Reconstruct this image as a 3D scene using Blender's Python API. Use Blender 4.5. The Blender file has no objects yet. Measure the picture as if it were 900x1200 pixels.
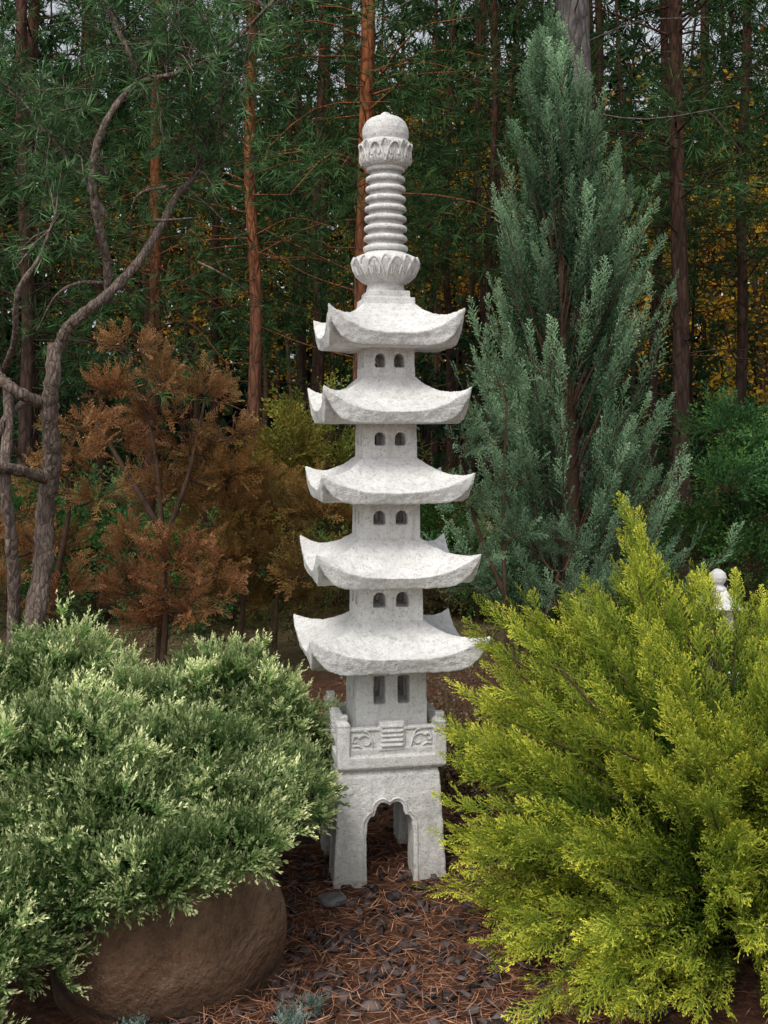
import bpy, bmesh, math, numpy as np
from mathutils import Vector, Matrix
rng = np.random.default_rng(7)
sc = bpy.context.scene
COL = sc.collection

# ------------------------------------------------------------------ helpers
def link(o, parent=None):
    COL.objects.link(o)
    if parent is not None: o.parent = parent
    return o
def empty(name, loc=(0,0,0)):
    e = bpy.data.objects.new(name, None); e.location = loc; e.empty_display_size = .1
    return link(e)
def norm(a):
    return a / (np.linalg.norm(a, axis=-1, keepdims=True) + 1e-9)
def patch(V, s):
    """smooth spatial variation 0..1 (stored per vertex, used for leaf colour patches)"""
    x,y,z=V[...,0]*s,V[...,1]*s,V[...,2]*s
    n=np.sin(x*1.9+1.3*np.sin(y*1.3+z*.7))+np.sin(z*2.3+1.1*np.sin(x*1.7+2))+np.sin(y*2.1+1.5*np.sin(z*1.9+x*.8+1))
    n=n+.6*np.sin(x*4.3+z*3.7+y*2)+.6*np.sin(z*5.1-x*3.3+1)
    return np.clip(.5+n*.28,0,1)
def mesh_np(name, V, F, C=None, mat=None, parent=None, smooth=False, ps=3.0):
    V = np.ascontiguousarray(V, dtype=np.float32); F = np.ascontiguousarray(F, dtype=np.int32)
    me = bpy.data.meshes.new(name)
    me.vertices.add(len(V)); me.vertices.foreach_set("co", V.ravel())
    k = F.shape[1]
    me.loops.add(F.size); me.loops.foreach_set("vertex_index", F.ravel())
    me.polygons.add(len(F)); me.polygons.foreach_set("loop_start", np.arange(0, F.size, k, dtype=np.int32))
    if smooth: me.polygons.foreach_set("use_smooth", np.ones(len(F), dtype=bool))
    if C is not None:
        a = me.attributes.new("Col", 'FLOAT_COLOR', 'POINT')
        c4 = np.ones((len(V), 4), dtype=np.float32); c4[:, :3] = C; c4[:,3]=patch(V,ps)
        a.data.foreach_set("color", c4.ravel())
    me.update(calc_edges=True)
    if mat: me.materials.append(mat)
    o = bpy.data.objects.new(name, me)
    return link(o, parent)
class Geo:
    def __init__(s): s.V=[]; s.F=[]; s.C=[]; s.n=0
    def add(s, V, F, C=None):
        V=np.asarray(V,dtype=np.float32); F=np.asarray(F)
        if C is None: C=np.zeros((len(V),3),np.float32)
        s.V.append(V); s.F.append(F+s.n); s.C.append(C); s.n+=len(V)
    def build(s, name, mat, parent=None, smooth=False, ps=3.0):
        return mesh_np(name, np.concatenate(s.V), np.concatenate(s.F), np.concatenate(s.C), mat, parent, smooth, ps)
def catmull(P, sub=6):
    P=np.asarray(P,float); out=[]
    Q=np.vstack([2*P[0]-P[1],P,2*P[-1]-P[-2]])
    for i in range(1,len(Q)-2):
        p0,p1,p2,p3=Q[i-1:i+3]
        for j in range(sub):
            t=j/sub
            out.append(.5*((2*p1)+(-p0+p2)*t+(2*p0-5*p1+4*p2-p3)*t*t+(-p0+3*p1-3*p2+p3)*t**3))
    out.append(P[-1]); return np.array(out)
def tube(P, R, n=8, rough=0.0):
    P=np.asarray(P,float); m=len(P); R=np.asarray(R,float)*np.ones(m)
    T=norm(np.gradient(P,axis=0))
    ref=np.tile(np.array([.13,1,.07]),(m,1)); 
    bad=np.abs((T*norm(ref)).sum(1))>.93; 
    if bad.sum()>m/2: ref[:]=[1,.1,.1]
    A=norm(np.cross(T,ref)); B=np.cross(T,A)
    th=np.linspace(0,2*np.pi,n,endpoint=False)
    rr=R[:,None]*(1+rough*rng.normal(size=(m,n)))
    V=P[:,None,:]+rr[...,None]*(np.cos(th)[None,:,None]*A[:,None,:]+np.sin(th)[None,:,None]*B[:,None,:])
    i=np.arange(m-1)[:,None]*n; j=np.arange(n)[None,:]; j2=(j+1)%n
    F=np.stack([i+j,i+j2,i+n+j2,i+n+j],-1).reshape(-1,4)
    return V.reshape(-1,3),F
def lerp_arr(vals, m): return np.interp(np.linspace(0,1,m), np.linspace(0,1,len(vals)), vals)

# ---- foliage templates: everything is small diamond leaves
def diamonds(B, D, L, W, N):
    B=np.asarray(B,float); D=norm(np.asarray(D,float)); N=np.asarray(N,float)
    L=np.asarray(L,float)[:,None]*np.ones((len(B),1)); W=np.asarray(W,float)[:,None]*np.ones((len(B),1))
    X=norm(np.cross(D,N))
    V=np.stack([B,B+D*L*.42+X*W*.5,B+D*L,B+D*L*.42-X*W*.5],1)
    F=np.arange(len(B)*4).reshape(-1,4)
    return V.reshape(-1,3),F
def spray_template(seed, twigs=14, leaves=6, wid=.028, ang=.72, ln=.5):
    r=np.random.default_rng(seed); B=[];D=[];L=[];W=[];T=[]
    B.append([0,0,0]);D.append([0,1,0]);L.append(1);W.append(.022);T.append(.2)
    for i in range(twigs):
        t=.06+.9*i/(twigs-1); s=1 if i%2 else -1
        a=ang*(1-.35*t)+r.normal()*.10
        l=(ln*(1-t)**.8*(.5+.5*min(1,t/.25))+.10)*r.uniform(.75,1.2)
        d=np.array([s*math.sin(a),math.cos(a),r.normal()*.22]); d/=np.linalg.norm(d)
        b=np.array([0,t,0.])
        B.append(b);D.append(d);L.append(l);W.append(.03);T.append(.3+.5*t)
        for k in range(leaves):
            u=(k+.5)/leaves; s2=1 if k%2 else -1
            a2=a+s2*r.uniform(.35,.75)
            d2=np.array([s*math.sin(a2),math.cos(a2),r.normal()*.35])
            B.append(b+d*l*u);D.append(d2);L.append((.13*(1-.4*u))*r.uniform(.8,1.3));W.append(wid*r.uniform(.8,1.3));T.append(min(1,.15+.85*u*(.5+.5*t)))
    n=len(B); N=norm(np.array([[0,0,1.]]*n)+r.normal(size=(n,3))*.45)
    V,F=diamonds(B,D,L,W,N); T=np.repeat(T,4)
    T[2::4]=np.minimum(1,T[2::4]+.12)
    return V,F,T
def tuft_template(seed, shoots=6, needles=11, cone=.75, nl=.26, nw=.062):
    r=np.random.default_rng(seed); B=[];D=[];L=[];W=[];T=[]
    for i in range(shoots):
        az=r.uniform(0,6.28); c=cone*math.sqrt(r.uniform(0,1))
        d=np.array([math.sin(c)*math.cos(az),math.cos(c),math.sin(c)*math.sin(az)]); l=r.uniform(.6,1.)
        X=norm(np.cross(d,[.3,.2,1.])); Y=np.cross(d,X)
        for k in range(needles):
            u=(k+.6)/needles; ph=k*2.4+r.uniform(0,.6); sp=.75*(1-.55*u)
            d2=d*math.cos(sp)+(X*math.cos(ph)+Y*math.sin(ph))*math.sin(sp)
            B.append(d*l*u);D.append(d2);L.append(nl*(1-.45*u)*r.uniform(.8,1.2));W.append(nw*r.uniform(.8,1.2));T.append(u)
    n=len(B); V,F=diamonds(B,D,L,W,norm(r.normal(size=(n,3))))
    return V,F,np.repeat(T,4)
def pine_template(seed, n=16, w=.05, spread=1.2, stem=.55):
    r=np.random.default_rng(seed)
    az=r.uniform(0,6.28,n); c=spread*np.sqrt(r.uniform(0.05,1,n))
    D=np.stack([np.sin(c)*np.cos(az),np.cos(c),np.sin(c)*np.sin(az)],1)
    B=np.stack([0*az,r.uniform(0,stem,n),0*az],1)
    V,F=diamonds(B,D,r.uniform(.6,1,n),np.full(n,w),norm(r.normal(size=(n,3))))
    return V,F,np.repeat(r.uniform(0,1,n),4)
def leafclump_template(seed,n=10,s=.35):
    r=np.random.default_rng(seed)
    B=r.uniform(-.6,.6,size=(n,3)); D=norm(r.normal(size=(n,3)))
    V,F=diamonds(B,D,r.uniform(.6,1,n)*s,r.uniform(.5,.8,n)*s,norm(r.normal(size=(n,3))))
    return V,F,np.repeat(r.uniform(0,1,n),4)
def scatter(geo, temps, P, D, S, rnd, b, flat=None):
    P=np.asarray(P,float);N=len(P); D=norm(np.asarray(D,float))
    R=norm(rng.normal(size=(N,3)))
    if flat is not None: R=norm(R*(1-flat)+np.cross(D,norm(np.array([0,0,1.])+rng.normal(size=(N,3))*.2))*flat)
    Z=norm(np.cross(D,R)); Z[Z[:,2]<0]*= -1; X=np.cross(D,Z)
    M=np.stack([X,D,Z],2)*np.asarray(S)[:,None,None]
    which=rng.integers(0,len(temps),N)
    for k,(tv,tf,tt) in enumerate(temps):
        ix=np.where(which==k)[0]
        if len(ix)==0: continue
        V=np.einsum('nij,vj->nvi',M[ix],tv)+P[ix][:,None,:]
        F=tf[None]+(np.arange(len(ix))*len(tv))[:,None,None]
        C=np.empty((len(ix),len(tv),3),np.float32)
        C[...,0]=np.asarray(rnd)[ix][:,None]; C[...,1]=tt[None]; C[...,2]=np.asarray(b)[ix][:,None]
        geo.add(V.reshape(-1,3),F.reshape(-1,4),C.reshape(-1,3))
def plumes(S,E,n,t0,lift,spread,size,wood=None,wr=.006):
    S=np.asarray(S,float);E=np.asarray(E,float);M=len(S)
    L=np.linalg.norm(E-S,axis=1,keepdims=True)
    C=(S+E)/2+np.array([0,0,1.])*lift*L+rng.normal(size=(M,3))*.04*L
    t=np.linspace(t0,1,n)[None]+rng.normal(size=(M,n))*.02; t[:,-1]=.97
    q=t[...,None]
    P=(1-q)**2*S[:,None]+2*q*(1-q)*C[:,None]+q*q*E[:,None]
    T=norm(2*(1-q)*(C-S)[:,None]+2*q*(E-C)[:,None])
    sp=spread*np.ones((M,n,1)); sp[:,-1]*=.25
    D=norm(T+sp*norm(rng.normal(size=(M,n,3))))
    sz=size*(1.2-.45*t)*rng.uniform(.75,1.2,size=(M,n))
    cl=rng.uniform(0,1,(M,1)); rnd=np.clip(.65*cl+.35*rng.uniform(0,1,(M,n)),0,1)
    b=np.clip((t-t0)/(1-t0),0,1)
    if wood is not None:
        for i in range(M):
            tt=np.linspace(0,.95,6)[:,None]
            pts=(1-tt)**2*S[i]+2*tt*(1-tt)*C[i]+tt*tt*E[i]
            v,f=tube(pts,np.linspace(wr,wr*.25,6),4); wood.add(v,f)
    return P.reshape(-1,3),D.reshape(-1,3),sz.ravel(),rnd.ravel(),b.ravel()

SPR=[spray_template(i,12,5,.034) for i in range(5)]
SPR_M=[spray_template(20+i,10,4,.045,.6,.42) for i in range(4)]
SPR_L=[spray_template(40+i,7,3,.07) for i in range(4)]
TUF=[tuft_template(i) for i in range(5)]
PIN=[pine_template(i,13,.055) for i in range(5)]
PIN_F=[pine_template(10+i,8,.12) for i in range(4)]
LEAF=[leafclump_template(i) for i in range(4)]

# ------------------------------------------------------------------ materials
def newmat(name):
    m=bpy.data.materials.new(name); m.use_nodes=True; nt=m.node_tree; nt.nodes.clear()
    out=nt.nodes.new('ShaderNodeOutputMaterial'); return m,nt,out
def ramp(nt,fac,stops):
    r=nt.nodes.new('ShaderNodeValToRGB'); e=r.color_ramp.elements
    e[0].position,e[0].color=stops[0][0],(*stops[0][1],1); e[1].position,e[1].color=stops[1][0],(*stops[1][1],1)
    for p,c in stops[2:]:
        x=e.new(p); x.color=(*c,1)
    nt.links.new(fac,r.inputs[0]); return r.outputs[0]
def noise(nt,scale,detail=5,rough=.6,vec=None,dist=0):
    n=nt.nodes.new('ShaderNodeTexNoise'); n.inputs['Scale'].default_value=scale; n.inputs['Detail'].default_value=detail
    n.inputs['Roughness'].default_value=rough; n.inputs['Distortion'].default_value=dist
    if vec is not None: nt.links.new(vec,n.inputs['Vector'])
    return n.outputs['Fac']
def mapping(nt,scale=(1,1,1),src='Object'):
    t=nt.nodes.new('ShaderNodeTexCoord'); m=nt.nodes.new('ShaderNodeMapping'); m.inputs['Scale'].default_value=scale
    nt.links.new(t.outputs[src],m.inputs['Vector']); return m.outputs[0]
def mix(nt,f,a,b,mode='MIX'):
    m=nt.nodes.new('ShaderNodeMix'); m.data_type='RGBA'; m.blend_type=mode
    for s,v in ((m.inputs['Factor'],f),(m.inputs['A'],a),(m.inputs['B'],b)):
        if isinstance(v,(int,float)): s.default_value=v
        elif isinstance(v,tuple): s.default_value=(*v,1)
        else: nt.links.new(v,s)
    return m.outputs['Result']
def math_n(nt,op,a,b=0.,clamp=False):
    m=nt.nodes.new('ShaderNodeMath'); m.operation=op; m.use_clamp=clamp
    for i,v in enumerate((a,b)):
        if isinstance(v,(int,float)): m.inputs[i].default_value=v
        else: nt.links.new(v,m.inputs[i])
    return m.outputs[0]
def principled(nt,out,col,rough=.8,bump=None,bs=.5,bd=.01,spec=.3):
    p=nt.nodes.new('ShaderNodeBsdfPrincipled')
    if isinstance(col,tuple): p.inputs['Base Color'].default_value=(*col,1)
    else: nt.links.new(col,p.inputs['Base Color'])
    if isinstance(rough,(int,float)): p.inputs['Roughness'].default_value=rough
    else: nt.links.new(rough,p.inputs['Roughness'])
    p.inputs['Specular IOR Level'].default_value=spec
    if bump is not None:
        b=nt.nodes.new('ShaderNodeBump'); b.inputs['Strength'].default_value=bs; b.inputs['Distance'].default_value=bd
        nt.links.new(bump,b.inputs['Height']); nt.links.new(b.outputs[0],p.inputs['Normal'])
    nt.links.new(p.outputs[0],out.inputs[0]); return p
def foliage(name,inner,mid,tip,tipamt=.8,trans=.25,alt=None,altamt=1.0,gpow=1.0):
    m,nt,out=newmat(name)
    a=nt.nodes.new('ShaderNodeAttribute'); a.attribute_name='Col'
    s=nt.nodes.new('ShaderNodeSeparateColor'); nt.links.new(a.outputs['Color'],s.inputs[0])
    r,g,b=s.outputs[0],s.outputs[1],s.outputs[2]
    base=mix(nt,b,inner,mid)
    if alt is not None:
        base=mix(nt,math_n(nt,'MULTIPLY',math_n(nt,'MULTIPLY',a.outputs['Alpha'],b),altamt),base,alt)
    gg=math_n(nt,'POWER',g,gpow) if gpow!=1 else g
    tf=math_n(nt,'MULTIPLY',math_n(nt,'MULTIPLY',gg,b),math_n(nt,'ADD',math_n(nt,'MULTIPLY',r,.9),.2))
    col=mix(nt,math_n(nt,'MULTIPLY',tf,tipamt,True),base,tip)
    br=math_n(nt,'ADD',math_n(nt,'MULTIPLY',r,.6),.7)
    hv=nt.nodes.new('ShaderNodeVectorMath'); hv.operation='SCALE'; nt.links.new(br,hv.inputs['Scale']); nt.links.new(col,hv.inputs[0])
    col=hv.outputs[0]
    p=nt.nodes.new('ShaderNodeBsdfDiffuse'); nt.links.new(col,p.inputs[0])
    if trans<=0:
        nt.links.new(p.outputs[0],out.inputs[0]); return m
    t=nt.nodes.new('ShaderNodeBsdfTranslucent'); nt.links.new(col,t.inputs['Color'])
    ms=nt.nodes.new('ShaderNodeMixShader'); ms.inputs[0].default_value=trans
    nt.links.new(p.outputs[0],ms.inputs[1]); nt.links.new(t.outputs[0],ms.inputs[2]); nt.links.new(ms.outputs[0],out.inputs[0])
    return m
def stone_mat():
    m,nt,out=newmat('weathered_cast_stone'); v=mapping(nt)
    n1=noise(nt,7,5,.65,v); n2=noise(nt,60,4,.7,v); n3=noise(nt,220,2,.6,v)
    vs=mapping(nt,(38,38,6)); n4=noise(nt,1,4,.7,vs)
    c=ramp(nt,n1,[(.3,(.61,.60,.575)),(.65,(.80,.79,.77))])
    c=mix(nt,math_n(nt,'MULTIPLY',ramp(nt,n2,[(.33,(1,1,1)),(.48,(0,0,0))]),.62),c,(.40,.39,.36))
    c=mix(nt,math_n(nt,'MULTIPLY',ramp(nt,n4,[(.50,(0,0,0)),(.72,(1,1,1))]),.55),c,(.43,.42,.39))
    c=mix(nt,math_n(nt,'MULTIPLY',ramp(nt,n3,[(.29,(1,1,1)),(.41,(0,0,0))]),.75),c,(.17,.165,.15))
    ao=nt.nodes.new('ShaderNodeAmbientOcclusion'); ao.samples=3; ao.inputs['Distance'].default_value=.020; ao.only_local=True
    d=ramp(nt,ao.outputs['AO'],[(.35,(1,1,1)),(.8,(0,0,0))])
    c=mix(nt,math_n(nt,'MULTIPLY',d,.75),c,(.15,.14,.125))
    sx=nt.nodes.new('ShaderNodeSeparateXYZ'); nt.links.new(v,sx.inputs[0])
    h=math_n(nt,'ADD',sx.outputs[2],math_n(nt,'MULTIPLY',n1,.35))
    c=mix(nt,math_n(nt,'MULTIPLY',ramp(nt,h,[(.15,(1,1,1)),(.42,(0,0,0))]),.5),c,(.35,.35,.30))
    hb=math_n(nt,'ADD',math_n(nt,'MULTIPLY',n2,.7),math_n(nt,'MULTIPLY',n3,.6))
    principled(nt,out,c,.9,hb,.65,.006,.2); return m
def bark_mat(name,low,high,z0,z1,scale=1.0,simple=False):
    m,nt,out=newmat(name); v=mapping(nt,(14*scale,14*scale,4*scale)); n1=noise(nt,1,4,.7,v,.6)
    sx=nt.nodes.new('ShaderNodeSeparateXYZ'); t=nt.nodes.new('ShaderNodeTexCoord'); nt.links.new(t.outputs['Object'],sx.inputs[0])
    mr=nt.nodes.new('ShaderNodeMapRange'); mr.inputs['From Min'].default_value=z0; mr.inputs['From Max'].default_value=z1
    nt.links.new(sx.outputs[2],mr.inputs[0])
    c=mix(nt,mr.outputs[0],low,high)
    c=mix(nt,math_n(nt,'MULTIPLY',ramp(nt,n1,[(.35,(1,1,1)),(.6,(0,0,0))]),.75),c,tuple(x*.35 for x in low))
    if simple:
        p=nt.nodes.new('ShaderNodeBsdfDiffuse'); nt.links.new(c,p.inputs[0]); nt.links.new(p.outputs[0],out.inputs[0]); return m
    vo=nt.nodes.new('ShaderNodeTexVoronoi'); vo.feature='DISTANCE_TO_EDGE'; nt.links.new(v,vo.inputs['Vector']); vo.inputs['Scale'].default_value=1.2
    c=mix(nt,math_n(nt,'MULTIPLY',ramp(nt,vo.outputs['Distance'],[(.0,(1,1,1)),(.12,(0,0,0))]),.7),c,tuple(x*.25 for x in low))
    hb=math_n(nt,'ADD',vo.outputs['Distance'],n1)
    principled(nt,out,c,.9,hb,.9,.03,.15); return m
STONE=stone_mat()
BARK=bark_mat('pine_bark',(.075,.048,.037),(.14,.07,.046),1.5,5.5)
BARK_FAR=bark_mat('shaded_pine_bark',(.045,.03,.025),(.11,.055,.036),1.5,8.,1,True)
BARK_BRIGHT=bark_mat('orange_pine_bark',(.13,.07,.05),(.42,.15,.06),1.2,3.8)
BARK_GREY=bark_mat('grey_bark',(.15,.13,.115),(.27,.25,.235),0,5)
WOOD=bark_mat('shrub_wood',(.09,.06,.04),(.13,.085,.06),0,2,3,True)
TWIST=bark_mat('twisted_bark',(.24,.185,.15),(.31,.24,.20),0,3,2.5)
M_GOLD=foliage('golden_juniper_leaf',(.025,.07,.012),(.15,.27,.03),(.80,.76,.10),1.7,.3,(.06,.17,.03),.8,1.4)
M_BLUE=foliage('blue_juniper_leaf',(.03,.065,.032),(.12,.235,.125),(.42,.60,.36),1.25,.22,(.08,.18,.085),.6)
M_VAR=foliage('variegated_juniper_leaf',(.03,.07,.018),(.18,.35,.08),(.92,.94,.50),1.65,.25,(.09,.22,.055),.7,1.5)
M_RUST=foliage('rust_foliage',(.10,.045,.022),(.38,.165,.07),(.68,.38,.19),1.,.3,(.25,.19,.065),.8)
M_OLIVE=foliage('olive_foliage',(.05,.04,.018),(.23,.17,.05),(.46,.29,.10),.9,.28,(.34,.15,.05),1.)
M_GREEN=foliage('green_shrub_leaf',(.015,.045,.014),(.06,.15,.04),(.18,.32,.08),.9,.22,(.04,.13,.07),.9)
M_UNDER=foliage('undergrowth_leaf',(.02,.03,.012),(.06,.12,.035),(.15,.22,.065),.8,.12,(.17,.09,.035),.95)
M_SHRUB=foliage('grey_green_leaf',(.03,.06,.03),(.12,.21,.11),(.32,.44,.28),.9,.22)
M_PINE=foliage('pine_needles',(.02,.045,.018),(.05,.11,.04),(.12,.21,.075),.8,0)
M_PINE_N=foliage('near_pine_needles',(.03,.07,.03),(.08,.165,.07),(.18,.31,.13),.9,.12)
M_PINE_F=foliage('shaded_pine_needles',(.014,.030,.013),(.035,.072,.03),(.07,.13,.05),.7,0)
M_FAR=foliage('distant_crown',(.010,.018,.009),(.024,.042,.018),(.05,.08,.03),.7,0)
M_AUT=foliage('autumn_leaves',(.16,.10,.015),(.58,.38,.04),(.80,.52,.06),.8,.35,(.68,.21,.025),1.)
M_DRY=foliage('dry_cream_leaves',(.10,.06,.03),(.28,.22,.12),(.5,.42,.28),.9,.2,(.2,.1,.06),.8)

# ------------------------------------------------------------------ ground
def gz(x,y):
    return .012*np.sin(3.1*x+1.7*y)+.010*np.sin(5.3*y-2.2*x+1)+.006*np.sin(11*x+7*y)
def ground():
    a=np.linspace(-1,1,161); g=np.sign(a)*(np.abs(a)**3.2)*300
    gx=g; gy=g+3.5
    X,Y=np.meshgrid(gx,gy,indexing='ij'); Z=gz(X,Y)*np.exp(-((X**2+(Y-4)**2)/400))
    V=np.stack([X,Y,Z],-1).reshape(-1,3); n=161
    i,j=np.meshgrid(np.arange(n-1),np.arange(n-1),indexing='ij'); k=(i*n+j).ravel()
    F=np.stack([k,k+n,k+n+1,k+1],1)
    m,nt,out=newmat('garden_soil'); v=mapping(nt)
    n1=noise(nt,2.2,5,.65,v); n2=noise(nt,35,5,.75,v)
    mulch=ramp(nt,n2,[(.3,(.03,.016,.011)),(.55,(.13,.062,.04)),(.75,(.26,.145,.095))])
    grass=ramp(nt,n2,[(.3,(.08,.06,.032)),(.7,(.24,.18,.10))])
    grass=mix(nt,ramp(nt,n1,[(.45,(0,0,0)),(.65,(1,1,1))]),grass,(.07,.075,.03))
    floor=ramp(nt,n2,[(.3,(.025,.017,.010)),(.7,(.09,.05,.028))])
    sx=nt.nodes.new('ShaderNodeSeparateXYZ'); nt.links.new(v,sx.inputs[0])
    yy=math_n(nt,'ADD',sx.outputs[1],math_n(nt,'MULTIPLY',n1,1.2))
    m1=ramp(nt,math_n(nt,'MULTIPLY',yy,.05),[(.335,(0,0,0)),(.375,(1,1,1))])
    m2=ramp(nt,math_n(nt,'MULTIPLY',yy,.05),[(.42,(0,0,0)),(.45,(1,1,1))])
    c=mix(nt,m2,mix(nt,m1,mulch,grass),floor)
    principled(nt,out,c,.95,n2,1.,.03,.1)
    mesh_np('ground',V,F,None,m,None,True)
ground()

def litter():
    g=Geo(); N=17000
    x=np.concatenate([rng.uniform(-.75,.6,N),rng.uniform(-3,3,6000)]); y=np.concatenate([2.2+rng.uniform(0,1,N)**1.2*3.2,rng.uniform(2.2,8,6000)])
    M=len(x); a=rng.uniform(0,6.28,M)
    D=np.stack([np.cos(a),np.sin(a),rng.normal(size=M)*.14],1)
    B=np.stack([x,y,gz(x,y)+.004+rng.uniform(0,1,M)**2*.034],1)
    V,F=diamonds(B,D,rng.uniform(.03,.085,M),rng.uniform(.0014,.0030,M),norm(np.array([0,0,1.])+rng.normal(size=(M,3))*.3))
    C=np.repeat(np.stack([rng.uniform(0,1,M),rng.uniform(0,1,M),np.ones(M)],1),4,0)
    g.add(V,F,C)
    m=foliage('fallen_needles',(.1,.04,.02),(.23,.095,.055),(.52,.30,.19),1.,0)
    g.build('pine_needle_litter',m)
    g=Geo(); base=np.array([[-1,-1,-1],[1,-1,-1],[1,1,-1],[-1,1,-1],[-1,-1,1],[1,-1,1],[1,1,1],[-1,1,1]],float)
    fc=np.array([[0,3,2,1],[4,5,6,7],[0,1,5,4],[1,2,6,5],[2,3,7,6],[3,0,4,7]])
    for i in range(1900):
        s=np.array([rng.uniform(.008,.026),rng.uniform(.006,.016),rng.uniform(.002,.007)])
        if i<60: s*=1.5
        v=(base+rng.normal(size=(8,3))*.35)*s; v[4:,:2]*=.6
        a,b=rng.uniform(0,6.28),rng.normal()*.35
        R=np.array(Matrix.Rotation(a,3,'Z')@Matrix.Rotation(b,3,'X'))
        x=rng.uniform(-.8,.7); y=2.2+rng.uniform(0,1)**1.2*3
        g.add(v@R.T+[x,y,gz(x,y)+.008],fc,np.tile([rng.uniform(),rng.uniform(),1],(8,1)))
    m=foliage('bark_chips',(.02,.018,.018),(.035,.03,.032),(.13,.105,.10),.9,0.)
    g.build('bark_mulch',m)
litter()

# ------------------------------------------------------------------ pagoda
TH=math.radians(10)
pagoda=empty('stone_pagoda',(0.005,3.6,0)); pagoda.rotation_euler=(0,0,TH)
cloud=bpy.data.textures.new('stone_pitting','CLOUDS'); cloud.noise_scale=.03; cloud.noise_depth=3
def bm_obj(name,bm,parent=None,mat=None):
    me=bpy.data.meshes.new(name); bm.to_mesh(me); bm.free()
    if mat: me.materials.append(mat)
    return link(bpy.data.objects.new(name,me),parent)
def frustum(bm,w0,w1,z0,z1,cx=0,cy=0,d0=None,d1=None):
    d0=w0 if d0 is None else d0; d1=w1 if d1 is None else d1
    vs=[bm.verts.new((cx+sx*w,cy+sy*d,z)) for (w,d,z) in ((w0,d0,z0),(w1,d1,z1)) for sx,sy in ((-1,-1),(1,-1),(1,1),(-1,1))]
    for f in ((3,2,1,0),(4,5,6,7),(0,1,5,4),(1,2,6,5),(2,3,7,6),(3,0,4,7)): bm.faces.new([vs[i] for i in f])
def prism(bm,prof,y0,y1,rot=0.):
    R=Matrix.Rotation(rot,3,'Z'); a=[bm.verts.new(R@Vector((x,y0,z))) for x,z in prof]; b=[bm.verts.new(R@Vector((x,y1,z))) for x,z in prof]
    n=len(prof); bm.faces.new(a); bm.faces.new(b[::-1])
    for i in range(n): bm.faces.new([a[i],b[i],b[(i+1)%n],a[(i+1)%n]])
    bmesh.ops.recalc_face_normals(bm,faces=bm.faces)
def cut(o,cutter_bm):
    c=bm_obj('cutter',cutter_bm); md=o.modifiers.new('b','BOOLEAN'); md.object=c; md.operation='DIFFERENCE'; md.solver='EXACT'
    bpy.context.view_layer.update()
    dg=bpy.context.evaluated_depsgraph_get(); me=bpy.data.meshes.new_from_object(o.evaluated_get(dg))
    o.modifiers.clear(); o.data=me; bpy.data.objects.remove(c)
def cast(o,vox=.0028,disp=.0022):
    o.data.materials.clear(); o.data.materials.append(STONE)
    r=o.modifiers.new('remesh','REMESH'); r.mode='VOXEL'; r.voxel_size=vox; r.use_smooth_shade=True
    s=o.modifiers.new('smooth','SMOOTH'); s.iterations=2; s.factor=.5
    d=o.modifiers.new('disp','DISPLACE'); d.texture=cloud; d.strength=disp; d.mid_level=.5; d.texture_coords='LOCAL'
bm=bmesh.new(); frustum(bm,.186,.166,-.03,.335); frustum(bm,.166,.158,.335,.36); bmesh.ops.remove_doubles(bm,verts=bm.verts,dist=1e-5)
b=[f for f in bm.faces if abs(f.calc_center_median().z-.335)<1e-4]
if b: bmesh.ops.delete(bm,geom=b,context='FACES_ONLY')
legs=bm_obj('legged_base',bm)
half=[(.076,-.1),(.076,.150),(.073,.19),(.062,.208),(.050,.210),(.047,.222),(.042,.240),(.028,.252),(.014,.250),(0,.243)]
prof=half+[(-x,z) for x,z in half[-2::-1]]
for r in (0,math.pi/2):
    c=bmesh.new(); prism(c,prof,-.4,.4,r); cut(legs,c)
cast(legs,.003,.005); legs.parent=pagoda; legs.location=(-.016,0,0)
g=Geo()
pp=[(.088,-.02),(.088,.155),(.084,.197),(.068,.219),(.058,.224),(.050,.250),(.03,.264),(.014,.262),(0,.254)]
pp=pp+[(-x,z) for x,z in pp[-2::-1]]
for r in range(4):
    R=np.array(Matrix.Rotation(r*math.pi/2,3,'Z'))
    P=np.array([[x,-(.1855-.02*(z+.03)/.365),z] for x,z in pp])@R.T
    v,f=tube(catmull(P,3),.0042,6); g.add(v,f)
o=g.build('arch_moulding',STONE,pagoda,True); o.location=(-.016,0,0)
bm=bmesh.new(); frustum(bm,.170,.178,.357,.368); frustum(bm,.178,.178,.368,.402); frustum(bm,.168,.170,.402,.425)
for r in range(4):
    R=Matrix.Rotation(r*math.pi/2,4,'Z')
    b2=bmesh.new(); frustum(b2,.165,.167,.40,.492,0,-.155,.012,.012)
    frustum(b2,.020,.020,.40,.505,-.158,-.158); frustum(b2,.022,.016,.505,.516,-.158,-.158); frustum(b2,.012,.014,.516,.535,-.158,-.158)
    frustum(b2,.042,.042,.42,.512,0,-.158,.014,.014)
    for k in range(5):
        frustum(b2,.034,.034,.433+k*.015,.440+k*.015,0,-.174,.004,.004)
    frustum(b2,.150,.150,.484,.494,0,-.160,.013,.013)
    b2.transform(R); me=bpy.data.meshes.new('t'); b2.to_mesh(me); b2.free(); bm.from_mesh(me)
plat=bm_obj('railed_platform',bm,pagoda); cast(plat,.0028,.003); plat.location=(-.008,0,0)
g=Geo()
def scroll(cx,cz,s,fl,R):
    t=np.linspace(0,4.6,22); r=s*(1-t/6.2)
    P=np.stack([cx+fl*r*np.cos(t+.6),np.full(22,-.1680),cz+r*np.sin(t+.6)*.95],1)@R.T
    v,f=tube(P,np.linspace(.0052,.0030,22),6); g.add(v,f)
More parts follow.
